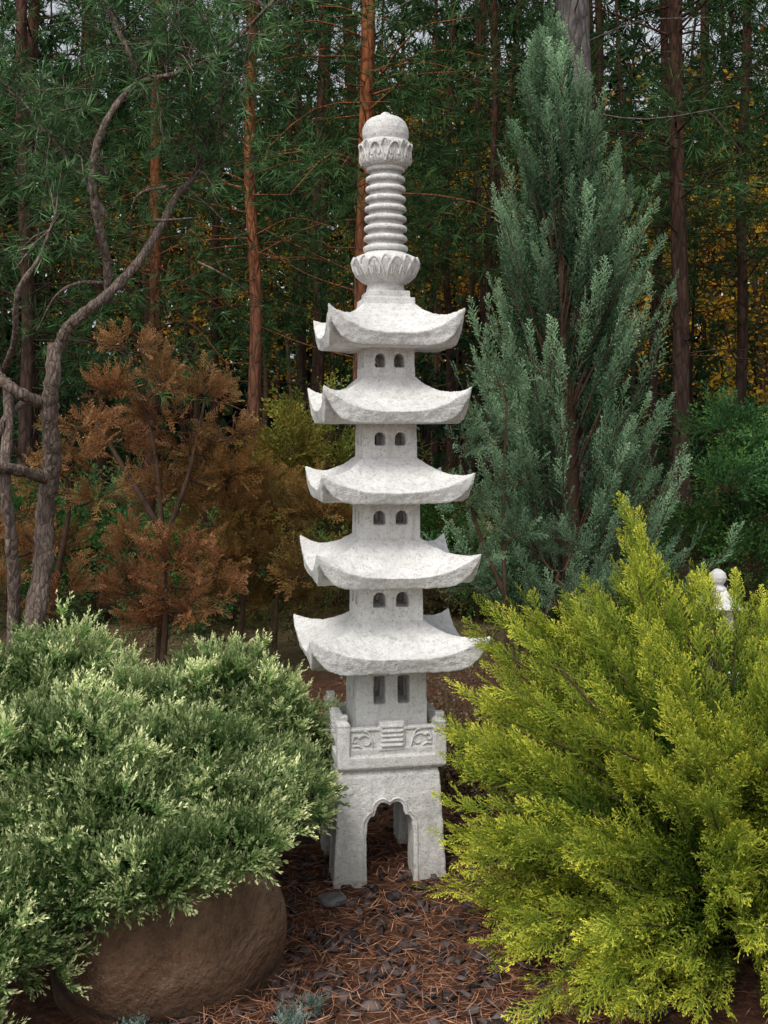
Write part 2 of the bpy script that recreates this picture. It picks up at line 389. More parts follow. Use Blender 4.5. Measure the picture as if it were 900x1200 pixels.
for r in range(4):
    R=np.array(Matrix.Rotation(r*math.pi/2,3,'Z'))
    for fl in (-1,1):
        scroll(fl*.088,.448,.028,fl,R); scroll(fl*.118,.455,.017,-fl,R)
        for q in ((.062,.43,.075,.475),(.075,.475,.095,.482),(.10,.43,.128,.436),(.122,.475,.13,.448)):
            P=np.array([[fl*q[0],-.168,q[1]],[fl*(q[0]+q[2])/2,-.170,(q[1]+q[3])/2+.006],[fl*q[2],-.168,q[3]]])@R.T
            v,f=tube(catmull(P,4),.0036,6); g.add(v,f)
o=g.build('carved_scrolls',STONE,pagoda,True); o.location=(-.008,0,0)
bodies=[(.118,.41,.71,.555,.645,.040,.019,False),(.107,.80,.965,.868,.915,.038,.021,True),(.099,1.08,1.235,1.138,1.182,.037,.020,True),(.090,1.34,1.495,1.398,1.440,.034,.0175,True),(.084,1.60,1.745,1.656,1.700,.032,.0165,True)]
for i,(w,z0,z1,wa,wb,cx,hw,arch) in enumerate(bodies):
    bm=bmesh.new(); frustum(bm,w*1.01,w*.985,z0,z1)
    o=bm_obj('storey_%d'%(i+1),bm)
    for r in (0,math.pi/2):
        for s in (-1,1):
            if arch:
                pr=[(s*cx-hw,wa),(s*cx+hw,wa)]+[(s*cx+hw*math.cos(a),wb-hw*.9+hw*1.0*math.sin(a)) for a in np.linspace(0,math.pi,9)]
            else: pr=[(s*cx-hw,wa),(s*cx+hw,wa),(s*cx+hw,wb),(s*cx-hw,wb)]
            c=bmesh.new(); prism(c,pr,-.3,.3,r); cut(o,c)
    o.parent=pagoda; cast(o,.0028,.0022)
roofs=[(.288,.684,.728,.800,.824,.110),(.266,.948,.990,1.070,1.095,.102),(.249,1.214,1.254,1.318,1.358,.093),(.240,1.470,1.510,1.594,1.624,.088),(.223,1.720,1.758,1.846,1.876,.078)]
for i,(w,zb,zt,ztip,zc,bw) in enumerate(roofs):
    n=57; u=np.sign(np.linspace(-1,1,n))*np.abs(np.linspace(-1,1,n))**.8
    U,Vv=np.meshgrid(u,u,indexing='ij'); m=np.maximum(np.abs(U),np.abs(Vv))+1e-6; c=np.minimum(np.abs(U),np.abs(Vv))/m
    m0=bw/w; s=np.clip((m-m0)/(1-m0),0,1)
    wob=[rng.normal()*.004 for _ in range(4)]
    zT=zc-(zc-zt)*(1-(1-s)**1.5)+(ztip-zt)*c**2.8*s**1.6+(wob[0]*U*Vv+wob[1]*U+wob[2]*Vv)*s**2
    pl=1-.02*(1-c**2)*s
    top=np.stack([U*w*pl,Vv*w*pl,zT],-1)
    sb=.93+.05*c**3
    tipb=ztip-.026
    zB=zb+(tipb-zb)*c**8*s**3
    bot=np.stack([U*w*pl*sb,Vv*w*pl*sb,zB],-1)
    V=np.concatenate([top.reshape(-1,3),bot.reshape(-1,3)]); N=n*n
    ii,jj=np.meshgrid(np.arange(n-1),np.arange(n-1),indexing='ij'); k=(ii*n+jj).ravel()
    F=[np.stack([k,k+n,k+n+1,k+1],1),np.stack([k+1,k+n+1,k+n,k],1)+N]
    idx=lambda a,b:a*n+b
    for q in range(n-1):
        for a,b in (((q,0),(q+1,0)),((n-1,q),(n-1,q+1)),((q+1,n-1),(q,n-1)),((0,q+1),(0,q))):
            A,B=idx(*a),idx(*b); F.append(np.array([[B,A,A+N,B+N]]))
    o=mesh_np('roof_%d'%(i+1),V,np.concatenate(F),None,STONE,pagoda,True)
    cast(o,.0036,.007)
def lathe(name,prof,n=64,parent=pagoda):
    prof=np.array(prof); th=np.linspace(0,2*np.pi,n,endpoint=False); m=len(prof)
    V=np.stack([prof[:,0][:,None]*np.cos(th),prof[:,0][:,None]*np.sin(th),prof[:,1][:,None]*np.ones(n)],-1).reshape(-1,3)
    V=np.vstack([V,[0,0,prof[0,1]],[0,0,prof[-1,1]]])
    i=np.arange(m-1)[:,None]*n; j=np.arange(n)[None]; j2=(j+1)%n
    F=np.stack([i+j,i+j2,i+n+j2,i+n+j],-1).reshape(-1,4).tolist()
    for q in range(n): F.append([(q+1)%n,q,m*n]); F.append([(m-1)*n+q,(m-1)*n+(q+1)%n,m*n+1])
    me=bpy.data.meshes.new(name); me.from_pydata(V.tolist(),[],F); return link(bpy.data.objects.new(name,me),parent)
def petals(name,prof,n,z0,z1,phase,rr=.0042,vein=True,wd=.48,out=.001):
    prof=np.array(prof); o_=np.argsort(prof[:,1]); g=Geo()
    rad=lambda z: np.interp(z,prof[o_,1],prof[o_,0])+out
    for k in range(n):
        a=2*math.pi*k/n+phase; hw=math.pi/n*wd*2
        tt=np.linspace(-1,1,15)
        z=z0+(z1-z0)*(1-np.abs(tt)**1.7); th=a+hw*np.sign(tt)*np.abs(tt)**.75
        P=np.stack([rad(z)*np.cos(th),rad(z)*np.sin(th),z],1); v,f=tube(P,rr,6); g.add(v,f)
        if vein:
            for s in (-.28,0,.28):
                z=np.linspace(z0+.002,z0+(z1-z0)*(.82-abs(s)),6); th=a+hw*s*np.ones(6)*np.linspace(1.2,.5,6)
                P=np.stack([(rad(z)-.001)*np.cos(th),(rad(z)-.001)*np.sin(th),z],1); v,f=tube(P,rr*.55,5); g.add(v,f)
    return g.build(name,STONE,pagoda,True)
bm=bmesh.new(); frustum(bm,.086,.084,1.862,1.888); frustum(bm,.072,.070,1.888,1.912); 
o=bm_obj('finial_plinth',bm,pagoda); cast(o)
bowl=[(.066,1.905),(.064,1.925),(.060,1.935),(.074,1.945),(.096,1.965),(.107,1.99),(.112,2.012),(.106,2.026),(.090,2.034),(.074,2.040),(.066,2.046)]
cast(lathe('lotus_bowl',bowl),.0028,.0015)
petals('lotus_bowl_petals',bowl,9,1.946,2.020,0,.0052); petals('lotus_bowl_back_petals',bowl,9,1.965,2.026,math.pi/9,.0042,False,.3)
pr=[]; z0,z1=2.04,2.34; nr=9
for k in range(nr):
    za=z0+(z1-z0)*k/nr; h=(z1-z0)/nr; R=.075-.0115*k/nr
    pr+=[(R-.014,za),(R-.013,za+h*.22),(R-.002,za+h*.34),(R+.001,za+h*.55),(R-.002,za+h*.78),(R-.013,za+h*.9)]
o=lathe('ringed_spire',pr); cast(o,.0026,.004)
col=[(.060,2.328),(.074,2.334),(.084,2.350),(.083,2.385),(.088,2.405),(.082,2.416),(.066,2.422)]
cast(lathe('lotus_collar',col),.0028,.0015)
petals('lotus_collar_petals',col,8,2.340,2.402,.2,.0050); petals('lotus_collar_back_petals',col,8,2.36,2.412,.2+math.pi/8,.004,False,.3)
o=lathe('crown_ball',[(.060,2.405),(.072,2.418),(.078,2.436),(.0775,2.458),(.070,2.480),(.055,2.496),(.035,2.505),(.018,2.508),(.016,2.514),(.008,2.520)])
cast(o,.003,.005)

# ------------------------------------------------------------------ boulder & stone
def rock(name,loc,rad,mat,seed=0,sub=5,amp=.08,parent=None,sq=2.6):
    r=np.random.default_rng(seed); bm=bmesh.new(); bmesh.ops.create_icosphere(bm,subdivisions=sub,radius=1)
    w=r.normal(size=(6,3))*2.2; ph=r.uniform(0,6,6)
    for v in bm.verts:
        c=v.co.normalized(); k=(abs(c.x)**sq+abs(c.y)**sq+abs(c.z)**sq)**(-1/sq)
        a=sum(math.sin(w[i].dot(np.array(c))+ph[i]) for i in range(6))/6
        c=c*k*(1+amp*a*1.6); v.co=Vector((c.x*rad[0],c.y*rad[1],c.z*rad[2]))
    for f in bm.faces: f.smooth=True
    o=bm_obj(name,bm,parent,mat); o.location=loc; return o
m,nt,out=newmat('brown_boulder'); v=mapping(nt); n1=noise(nt,4,6,.6,v,.6); n2=noise(nt,45,6,.7,v); n3=noise(nt,180,3,.6,v)
c=ramp(nt,n1,[(.3,(.075,.038,.020)),(.5,(.16,.088,.048)),(.72,(.25,.155,.095))])
c=mix(nt,math_n(nt,'MULTIPLY',ramp(nt,n2,[(.35,(1,1,1)),(.52,(0,0,0))]),.6),c,(.05,.028,.017))
c=mix(nt,ramp(nt,n3,[(.64,(0,0,0)),(.74,(1,1,1))]),c,(.32,.24,.17))
vv=mapping(nt,(3,3,7)); cr=nt.nodes.new('ShaderNodeTexWave'); nt.links.new(vv,cr.inputs[0]); cr.bands_direction='Z'; cr.inputs['Scale'].default_value=.18; cr.inputs['Distortion'].default_value=6; cr.inputs['Detail'].default_value=3
c=mix(nt,math_n(nt,'MULTIPLY',ramp(nt,cr.outputs['Fac'],[(.0,(1,1,1)),(.03,(0,0,0))]),.7),c,(.04,.022,.014))
principled(nt,out,c,.42,math_n(nt,'ADD',math_n(nt,'MULTIPLY',n2,.6),math_n(nt,'MULTIPLY',n1,1.8)),.9,.035,.45); M_BOUL=m
o=rock('boulder',(-.575,2.84,.10),(.315,.26,.285),M_BOUL,21,6,.10,None,2.15); o.rotation_euler=(.1,.12,.3)
m,nt,out=newmat('grey_slate'); n1=noise(nt,20,6,.7,mapping(nt)); c=ramp(nt,n1,[(.3,(.05,.055,.06)),(.7,(.19,.20,.21))]); principled(nt,out,c,.8,n1,.6,.01); M_SLATE=m
rock('flat_stone',(-.165,3.28,.004),(.045,.030,.015),M_SLATE,5,4,.3)

# ------------------------------------------------------------------ shrubs
def unit(n,zmin=-.3):
    d=norm(rng.normal(size=(n*4,3))); d=d[d[:,2]>zmin][:n]; return d
def mound(name,lobes,dens,size,mat,loc_wood):
    par=empty(name,(0,0,0)); g=Geo()
    P=[];D=[];S=[];R=[];B=[]
    for li,(cx,cy,cz,r,rz) in enumerate(lobes):
        n=int(dens*r*r)
        cd=norm(rng.normal(size=(int(20+420*r*r),3))); cr_=rng.uniform(0,1,len(cd))
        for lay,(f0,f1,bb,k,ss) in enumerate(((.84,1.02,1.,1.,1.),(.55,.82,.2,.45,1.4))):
            d=unit(int(n*k),-.45)
            dot=d@cd.T; j=dot.argmax(1); q=np.exp(-(1-dot.max(1))/(.0056/r/r*.16))
            bump=.85+.32*q*(.55+.7*cr_[j])
            rr=bump*rng.uniform(f0,f1,len(d))
            p=np.array([cx,cy,cz])+d*rr[:,None]*np.array([r,r,rz])
            keep=np.ones(len(p),bool)
            for lj,(ax,ay,az,ar,arz) in enumerate(lobes):
                if lj!=li: keep&=((((p-[ax,ay,az])/[ar,ar,arz])**2).sum(1)>(.70 if lay==0 else .35)**2)
            keep&=p[:,2]>.02
            keep&=((((p-[-.575,2.84,.10])/[.28,.24,.265])**2).sum(1)>1.)
            p=p[keep]; d=d[keep]; q=q[keep]; j=j[keep]
            out=norm(d+ .8*cd[j])
            P.append(p); D.append(norm(out*.75+[0,0,.5]+rng.normal(size=d.shape)*.28))
            S.append(size*ss*rng.uniform(.7,1.35,len(p)))
            R.append(np.clip(.7*cr_[j]+.3*rng.uniform(0,1,len(p)),0,1)); B.append(bb*np.clip(.3+.85*q,0,1)*rng.uniform(.75,1,len(p)))  # gaps between clumps get darker leaf colour: crevice shade put into the colour
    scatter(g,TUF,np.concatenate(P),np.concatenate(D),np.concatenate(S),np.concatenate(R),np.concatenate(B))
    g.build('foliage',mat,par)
    w=Geo()
    for (cx,cy,cz,r,rz) in lobes:
        for d in unit(14,-.2):
            e=np.array([cx,cy,cz])+d*np.array([r,r,rz])*.85; s=np.array(loc_wood)
            pts=catmull([s,(s+e)/2+[0,0,.08],e],5)
            v,f=tube(pts,np.linspace(.012,.003,len(pts)),5); w.add(v,f)
    w.build('branches',WOOD,par)
    return par
lobes=[(-1.12,3.62,.44,.34,.32),(-.80,3.55,.39,.30,.25),(-.58,3.72,.40,.30,.28),(-.40,3.62,.34,.23,.24),(-.36,3.30,.34,.19,.13),
 (-.62,3.15,.42,.30,.17),(-.95,3.05,.46,.34,.20),(-.75,2.85,.42,.26,.12),(-.47,2.98,.38,.21,.10),(-1.2,2.8,.40,.30,.26),(-.98,2.52,.24,.23,.20),(-1.35,3.3,.40,.35,.31),(-.85,2.62,.27,.15,.18),(-1.05,2.30,.12,.2,.18),
 (-.72,2.62,.35,.17,.08),(-.56,2.64,.365,.16,.06),(-.42,2.74,.375,.14,.05),(-.30,3.12,.36,.13,.07)]
mound('spreading_juniper',lobes,5200,.070,M_VAR,(-.9,3.25,.03))

def gold():
    par=empty('golden_juniper',(0,0,0)); g=Geo(); w=Geo()
    c=np.array([1.04,3.15,.12])
    d=unit(190,-.12); E=np.array([1.05,3.15,.18])+d*np.array([.75,.80,.56])*rng.uniform(.62,1.14,(len(d),1))
    E[:,2]=np.maximum(E[:,2],.06)
    ex=np.array([[.85,3.55,1.06],[.83,3.52,.95],[.88,3.58,.93],[.80,3.5,.87],[.94,3.6,.86],[.74,3.5,.84],[.50,3.38,.80],[.45,3.38,.80],[.40,3.35,.72],[.38,3.3,.60],[.33,3.25,.60],[.62,3.4,.80],[.70,3.5,.82],[1.05,3.6,.85],[1.13,3.6,.84],[1.2,3.6,.83],[1.28,3.6,.82],[1.38,3.6,.84],
       [.31,3.2,.45],[.30,3.1,.25],[.32,3.0,.15],[.35,2.9,.10],[.40,2.75,.12],[.46,2.6,.10],[.53,2.5,.15],[.34,3.0,.32],[.32,3.1,.50],[.30,3.2,.54]])
    ex2=np.repeat(ex,3,0)+rng.normal(size=(len(ex)*3,3))*.035; ex2[0]=ex[0]
    E=np.vstack([E,ex2])
    S=c+rng.normal(size=E.shape)*[.10,.10,.04]; S[:,2]=np.maximum(S[:,2],.03)
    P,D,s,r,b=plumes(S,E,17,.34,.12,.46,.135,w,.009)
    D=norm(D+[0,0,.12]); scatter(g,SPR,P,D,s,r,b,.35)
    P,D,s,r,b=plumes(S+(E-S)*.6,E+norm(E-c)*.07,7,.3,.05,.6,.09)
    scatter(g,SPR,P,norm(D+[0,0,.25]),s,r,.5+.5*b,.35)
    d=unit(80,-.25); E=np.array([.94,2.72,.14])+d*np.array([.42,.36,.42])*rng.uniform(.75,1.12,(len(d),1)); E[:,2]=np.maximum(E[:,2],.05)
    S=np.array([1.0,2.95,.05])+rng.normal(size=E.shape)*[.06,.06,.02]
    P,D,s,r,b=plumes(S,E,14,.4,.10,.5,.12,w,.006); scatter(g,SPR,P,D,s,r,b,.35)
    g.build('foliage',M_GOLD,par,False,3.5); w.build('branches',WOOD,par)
gold()

def tall():
    par=empty('upright_juniper_tree',(0,0,0)); g=Geo(); w=Geo()
    x0,y0=1.08,6.3
    v,f=tube(catmull([[x0,y0,-.05],[x0+.03,y0,1.],[x0-.02,y0,2.2],[x0-.06,y0,3.6]],5),lerp_arr([.07,.05,.03,.008],16),8); w.add(v,f)
    N=300; h=rng.uniform(0,1,N)**.85
    zt=.45+h*3.3
    prof=np.interp(zt,[.3,.8,1.2,1.9,2.6,3.1,3.5,3.85],[.58,.74,.66,.52,.42,.31,.17,.03])
    a=rng.uniform(0,6.283,N); rr=prof*np.where(rng.uniform(size=N)<.28,rng.uniform(1.0,1.38,N),rng.uniform(.40,1.0,N))
    E=np.stack([x0-.04+.03*(3.8-zt)+rr*np.cos(a)+.06*np.sin(zt*3),y0+rr*np.sin(a),zt+rng.normal(size=N)*.05],1)
    S=np.stack([x0+.2*rr*np.cos(a)-.02,y0+.2*rr*np.sin(a),np.maximum(.1,zt-.55-.65*rr)],1)
    P,D,s,r,b=plumes(S,E,14,.30,-.08,.36,.19,w,.008)
    D=norm(D+[0,0,.30]); scatter(g,SPR_M,P,D,s*np.where(b>.8,.8,1),r,b)
    g.build('foliage',M_BLUE,par,False,2.); w.build('trunk_and_branches',WOOD,par)
tall()

def clump_shrub(name,base,stems,clumps,mat,size,n,temps=SPR_M,nspr=7,spread=.8,lift=.0,wr=.02,ps=3.):
    par=empty(name,(0,0,0)); g=Geo(); w=Geo()
    for st in stems:
        pts=catmull(st,5); v,f=tube(pts,np.linspace(wr,wr*.35,len(pts)),7,.05); w.add(v,f)
    allst=np.vstack([catmull(st,5) for st in stems])
    for (x,y,z,rx,rz) in clumps:
        k=max(6,int(n*rx*rz/.04)); d=unit(k,-.75)
        E=np.array([x,y,z])+d*np.array([rx,rx,rz])*rng.uniform(.5,1.2,(k,1))
        c=np.array([x,y,z-rz*.5]); S=c+(E-c)*.15
        j=np.argmin(((allst-c)**2).sum(1)); pts=catmull([allst[j],(allst[j]+c)/2+[0,0,-.03],c],4); v,f=tube(pts,np.linspace(wr*.5,wr*.25,len(pts)),5); w.add(v,f)
        P,D,s,r,b=plumes(S,E,nspr,.15,lift,spread,size,w,wr*.18)
        scatter(g,temps,P,norm(D+[0,0,.1]),s,r,.3+.7*b)
    g.build('foliage',mat,par,False,ps); w.build('stems',WOOD,par); return par
def W(px,py,d): return [(px-450)*d/1250,d,1.46-(py-500)*d/1250]
def CL(px,py,rx,ry,d): a=W(px,py,d); return (a[0],a[1]+rng.normal()*.15,a[2],rx*d/1250,ry*d/1250)
d=6.0
clump_shrub('rust_arborvitae',None,[[W(185,800,d),W(190,640,d),W(180,520,d),W(150,430,d)],[W(190,640,d),W(220,560,d),W(240,470,d)],[W(188,620,d),W(140,540,d),W(110,490,d)]],
  [CL(150,402,30,20,d),CL(185,440,38,26,d),CL(128,460,34,22,d),CL(238,455,34,22,d),CL(120,512,40,22,d),CL(215,520,50,24,d),CL(185,575,56,26,d),CL(268,505,28,20,d),CL(95,495,28,18,d),CL(185,482,44,18,d),CL(262,560,36,22,d)],M_RUST,.13,19)
d=5.6
clump_shrub('rust_arborvitae',None,[[W(190,790,d),W(195,700,d),W(190,640,d)]],
  [CL(200,645,52,34,d),CL(155,680,40,38,d),CL(218,700,46,36,d),CL(185,728,64,28,d),CL(248,668,32,30,d),CL(150,635,30,22,d)],M_RUST,.12,18)
d=5.4
clump_shrub('rust_arborvitae',None,[[W(60,790,d),W(62,700,d),W(50,640,d)],[W(62,700,d),W(80,600,d),W(75,540,d)]],
  [CL(45,640,52,34,d),CL(12,690,46,34,d),CL(78,680,32,30,d),CL(88,530,50,28,d),CL(48,560,40,24,d),CL(118,572,36,22,d),CL(85,492,38,20,d),CL(0,630,40,34,d),CL(20,600,36,22,d)],M_RUST,.12,18)
d=6.4
clump_shrub('olive_cypress',None,[[W(275,790,d),W(285,700,d),W(270,600,d),W(260,540,d)],[W(320,780,d),W(325,700,d),W(335,620,d)]],
  [CL(270,545,50,30,d),CL(300,580,50,30,d),CL(245,600,46,32,d),CL(335,600,54,36,d),CL(375,590,42,34,d),CL(310,650,54,32,d),CL(360,655,40,32,d),CL(280,645,40,32,d),CL(275,600,44,34,d),CL(265,695,34,26,d),CL(330,700,40,24,d)],M_OLIVE,.15,17)
d=7.9
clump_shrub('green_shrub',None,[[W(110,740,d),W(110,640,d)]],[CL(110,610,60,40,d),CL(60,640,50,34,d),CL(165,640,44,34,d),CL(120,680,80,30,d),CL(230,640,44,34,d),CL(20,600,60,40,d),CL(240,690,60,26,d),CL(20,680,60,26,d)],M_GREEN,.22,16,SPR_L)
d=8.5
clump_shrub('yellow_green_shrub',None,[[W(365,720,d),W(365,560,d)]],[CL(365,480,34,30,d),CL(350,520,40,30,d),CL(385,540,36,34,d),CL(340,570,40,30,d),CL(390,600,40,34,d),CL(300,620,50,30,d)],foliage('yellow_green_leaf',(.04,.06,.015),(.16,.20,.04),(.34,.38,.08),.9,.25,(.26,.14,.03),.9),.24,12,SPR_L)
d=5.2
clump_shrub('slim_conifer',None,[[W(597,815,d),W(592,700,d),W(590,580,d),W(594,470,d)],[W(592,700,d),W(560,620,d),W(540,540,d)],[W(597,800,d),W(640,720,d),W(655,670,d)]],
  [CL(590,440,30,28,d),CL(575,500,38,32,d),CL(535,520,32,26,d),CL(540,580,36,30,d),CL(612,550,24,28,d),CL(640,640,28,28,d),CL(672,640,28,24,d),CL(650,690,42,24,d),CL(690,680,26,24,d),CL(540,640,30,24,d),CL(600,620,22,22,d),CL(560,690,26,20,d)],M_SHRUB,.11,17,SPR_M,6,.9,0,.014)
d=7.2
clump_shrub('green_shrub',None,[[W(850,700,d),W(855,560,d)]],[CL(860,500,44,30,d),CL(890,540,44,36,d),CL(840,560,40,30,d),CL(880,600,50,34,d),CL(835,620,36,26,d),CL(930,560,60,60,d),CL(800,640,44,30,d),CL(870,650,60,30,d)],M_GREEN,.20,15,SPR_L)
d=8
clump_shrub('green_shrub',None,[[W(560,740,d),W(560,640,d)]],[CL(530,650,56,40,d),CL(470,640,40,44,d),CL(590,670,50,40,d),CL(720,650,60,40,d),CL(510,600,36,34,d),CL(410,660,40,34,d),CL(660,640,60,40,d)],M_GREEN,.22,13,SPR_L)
# undergrowth mass closing the edge of the wood
g=Geo(); P=[]
for i in range(190):
    if i<130: y=rng.uniform(8.4,14); x=rng.uniform(-1,1)*(1.2+y*.52); h=rng.uniform(.35,.95)
    else: y=rng.uniform(6.6,8.4); x=rng.choice([-1,1])*rng.uniform(0,1)*(.9+y*.42); h=rng.uniform(.12,.34)
    k=26
    P.append(np.stack([x+rng.normal(size=k)*.32,y+rng.normal(size=k)*.3,np.abs(rng.normal(size=k))*h*.55+.04],1))
P=np.concatenate(P); N=len(P)
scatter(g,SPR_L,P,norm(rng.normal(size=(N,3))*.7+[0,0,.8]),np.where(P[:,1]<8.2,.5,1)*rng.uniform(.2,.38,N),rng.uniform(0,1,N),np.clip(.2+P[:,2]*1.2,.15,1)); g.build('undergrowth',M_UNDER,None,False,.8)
g=Geo(); N=1100; P=np.stack([rng.normal(size=N)*.18+.30,4.35+rng.normal(size=N)*.16,np.abs(rng.normal(size=N))*.17+.05],1)
P[:,2]=np.minimum(P[:,2],.46)
scatter(g,LEAF,P,norm(rng.normal(size=(N,3))),rng.uniform(.03,.055,N),rng.uniform(0,1,N),rng.uniform(.3,1,N)); w=Geo()
for i in range(50):
    e=P[i]; v,f=tube(catmull([[.3,4.35,0],[.3*.5+e[0]*.5,4.35*.5+e[1]*.5,e[2]*.6],e],4),.003,4); w.add(v,f)
par=empty('dry_low_shrub'); g.build('leaves',M_DRY,par,False,9.); w.build('twigs',WOOD,par)
M_BG=foliage('blue_grey_leaf',(.04,.06,.05),(.15,.22,.18),(.36,.44,.40),.8,.15)
for (x,y,s) in ((-.225,2.58,.05),(-.60,2.52,.045),(-.17,2.66,.03)):
    g=Geo(); N=26; P=np.stack([x+rng.normal(size=N)*s*.5,y+rng.normal(size=N)*s*.5,rng.uniform(.005,s*.8,N)],1)
    scatter(g,TUF,P,norm([0,0,1.]+rng.normal(size=(N,3))*.5),rng.uniform(.6,1,N)*s,rng.uniform(0,1,N),rng.uniform(.5,1,N)); g.build('sedum_plant',M_BG)

# ------------------------------------------------------------------ small stone lantern at the right
sl=empty('stone_lantern',(1.94,6.2,-.01)); 
bm=bmesh.new(); frustum(bm,.11,.10,-.02,.06); frustum(bm,.045,.04,.06,.26); frustum(bm,.08,.09,.26,.30)
for sx in (-1,1):
    for sy in (-1,1): frustum(bm,.016,.016,.30,.40,sx*.055,sy*.055)
frustum(bm,.07,.07,.395,.42); frustum(bm,.125,.105,.42,.445); frustum(bm,.105,.04,.445,.525)
o=bm_obj('lantern_body',bm,sl); cast(o,.006,.004)
o=lathe('lantern_finial',[(.05,.515),(.052,.53),(.035,.545),(.030,.555),(.044,.57),(.050,.595),(.043,.62),(.025,.636),(.01,.644)],32,sl); cast(o,.004,.002)

# ------------------------------------------------------------------ twisted pine at left
def twisted():
    par=empty('twisted_pine_tree',(0,0,0)); w=Geo(); g=Geo(); d=5.0
    def br(pts,r0,r1,dy=0):
        P=np.array([W(px,py,d) for px,py in pts]); k=np.linspace(0,1,len(P)); P[:,1]+=dy*k+.10*np.sin(k*7+r0*90)
        C=catmull(P,7); v,f=tube(C,np.linspace(r0,r1,len(C))*(1+.10*np.sin(np.arange(len(C))*1.9)),10,.05); w.add(v,f); return C
    br([(30,870),(38,760),(46,660),(45,600),(58,540),(62,480),(70,440),(68,405)],.055,.032)
    a=br([(68,405),(80,385),(100,368),(125,345),(155,305),(178,255),(192,215),(218,180),(240,120),(262,60)],.031,.009,.3)
    b=br([(122,350),(124,300),(119,250),(121,200),(138,150),(168,108),(215,90),(270,62),(335,5)],.022,.008,-.2)
    c=br([(62,478),(40,465),(12,445),(-5,425),(-40,400),(-90,330)],.032,.016,-.2)
    e=br([(-2,428),(25,400),(42,350),(60,310),(82,265)],.017,.007,-.3)
    f_=br([(50,560),(20,545),(-25,542),(-80,520)],.03,.018,-.3)
    br([(20,470),(10,500),(20,540)],.016,.012)
    br([(0,445),(14,490),(18,560),(20,640),(14,740),(6,870)],.022,.032,-.1)
    br([(178,255),(200,262),(230,250)],.007,.004); br([(125,330),(90,330),(60,345),(20,380)],.011,.005,.2)
    br([(230,305),(262,322),(300,345)],.006,.003,.2); br([(192,215),(160,235),(140,290)],.007,.003,.1)
    h=br([(168,108),(150,60),(120,0),(90,-80)],.017,.009,.2); i=br([(119,250),(90,200),(50,150),(10,100),(-40,60)],.013,.006,.1)
    j=br([(121,200),(70,170),(20,190)],.009,.004,.3); k=br([(215,90),(200,30),(230,-60)],.010,.005,.2)
    P=[];D=[]
    for C in (a[45:],b[38:],h,i[12:],j,k,c[28:],e[26:]):
        for q in C[::2]:
            for _ in range(4):
                dr=norm(rng.normal(size=3)+[0,0,.35]); L=rng.uniform(.08,.42)
                v,f=tube(np.array([q,q+dr*L*.5+[0,0,.02],q+dr*L]),[.005,.004,.002],4); w.add(v,f)
                for t in np.linspace(.35,1,5): P.append(q+dr*L*t+rng.normal(size=3)*.015); D.append(norm(dr+rng.normal(size=3)*.5))
    P=np.array(P); low=(P[:,2]<2.2)&(rng.uniform(size=len(P))<.8); P=P[~low]; D=np.array(D)[~low]; N=len(P)
    scatter(g,PIN,P,D,rng.uniform(.07,.115,N),rng.uniform(0,1,N),rng.uniform(.4,1,N))
    g.build('needles',M_PINE_N,par); w.build('trunk_and_limbs',TWIST,par,True)
twisted()

# ------------------------------------------------------------------ pine trees
def pine(gw,gn,x,y,r,h,crown,nb,L,nt_,temps,nl,near=True,lean=0.,pw=.8):
    k=9 if near else 5; zz=np.linspace(-.1,h,k)
    cx=x+lean*zz/h+np.cumsum(rng.normal(size=k))*.04; cy=y+np.cumsum(rng.normal(size=k))*.03
    pts=catmull(np.stack([cx,cy,zz],1),4 if near else 1); R=r*(1-.6*np.linspace(0,1,len(pts))); R[0]*=1.3
    v,f=tube(pts,R,12 if near else 6,.03); gw.add(v,f)
    P=[];D=[];S=[];Rr=[];B=[]
    for i in range(nb):
        u=rng.uniform(0,1)**pw; z=crown+(h-crown)*u; az=rng.uniform(0,6.283); l=L*(1-.55*u)*rng.uniform(.5,1.15)
        px=np.interp(z,pts[:,2],pts[:,0]); py=np.interp(z,pts[:,2],pts[:,1]); s=np.array([px,py,z])
        dr=np.array([math.cos(az),math.sin(az),rng.uniform(-.25,.35)]); e=s+dr*l+[0,0,-.12*l]
        if near:
            c=catmull([s,s+dr*l*.5+[0,0,.06*l],e],3); v,f=tube(c,np.linspace(max(.007,r*.14),.003,len(c)),5); gw.add(v,f)
        hi=z>2.4+y*.42
        n_=nt_//2 if hi else nt_
        cr=rng.uniform(); 
        t=rng.uniform(.3,1.05,n_)[:,None]; sd=rng.normal(size=(n_,3))*[.22,.22,.12]*l*.8*t
        P.append(s+(e-s)*t+sd); D.append(norm(dr+norm(sd)*.9+rng.normal(size=(n_,3))*.3+[0,0,.15]))
        S.append((1.5 if hi else 1)*nl*rng.uniform(.7,1.3,n_)); Rr.append(.5*cr+.5*rng.uniform(0,1,n_)); B.append(np.clip(.3+.7*t[:,0]*rng.uniform(.5,1,n_),0,1))
    if near:
        for i in range(24):
            z=rng.uniform(.9,crown+1.6); az=rng.uniform(0,6.283); l=rng.uniform(.25,1.2)
            px=np.interp(z,pts[:,2],pts[:,0]); py=np.interp(z,pts[:,2],pts[:,1]); s=np.array([px,py,z]); dr=np.array([math.cos(az),math.sin(az),rng.uniform(-.3,.4)])
            c=catmull([s,s+dr*l*.5+rng.normal(size=3)*.06,s+dr*l+rng.normal(size=3)*.12],3); v,f=tube(c,np.linspace(.008,.0025,len(c)),4); gw.add(v,f)
    if P: scatter(gn,temps,np.concatenate(P),np.concatenate(D),np.concatenate(S),np.concatenate(Rr),np.concatenate(B))
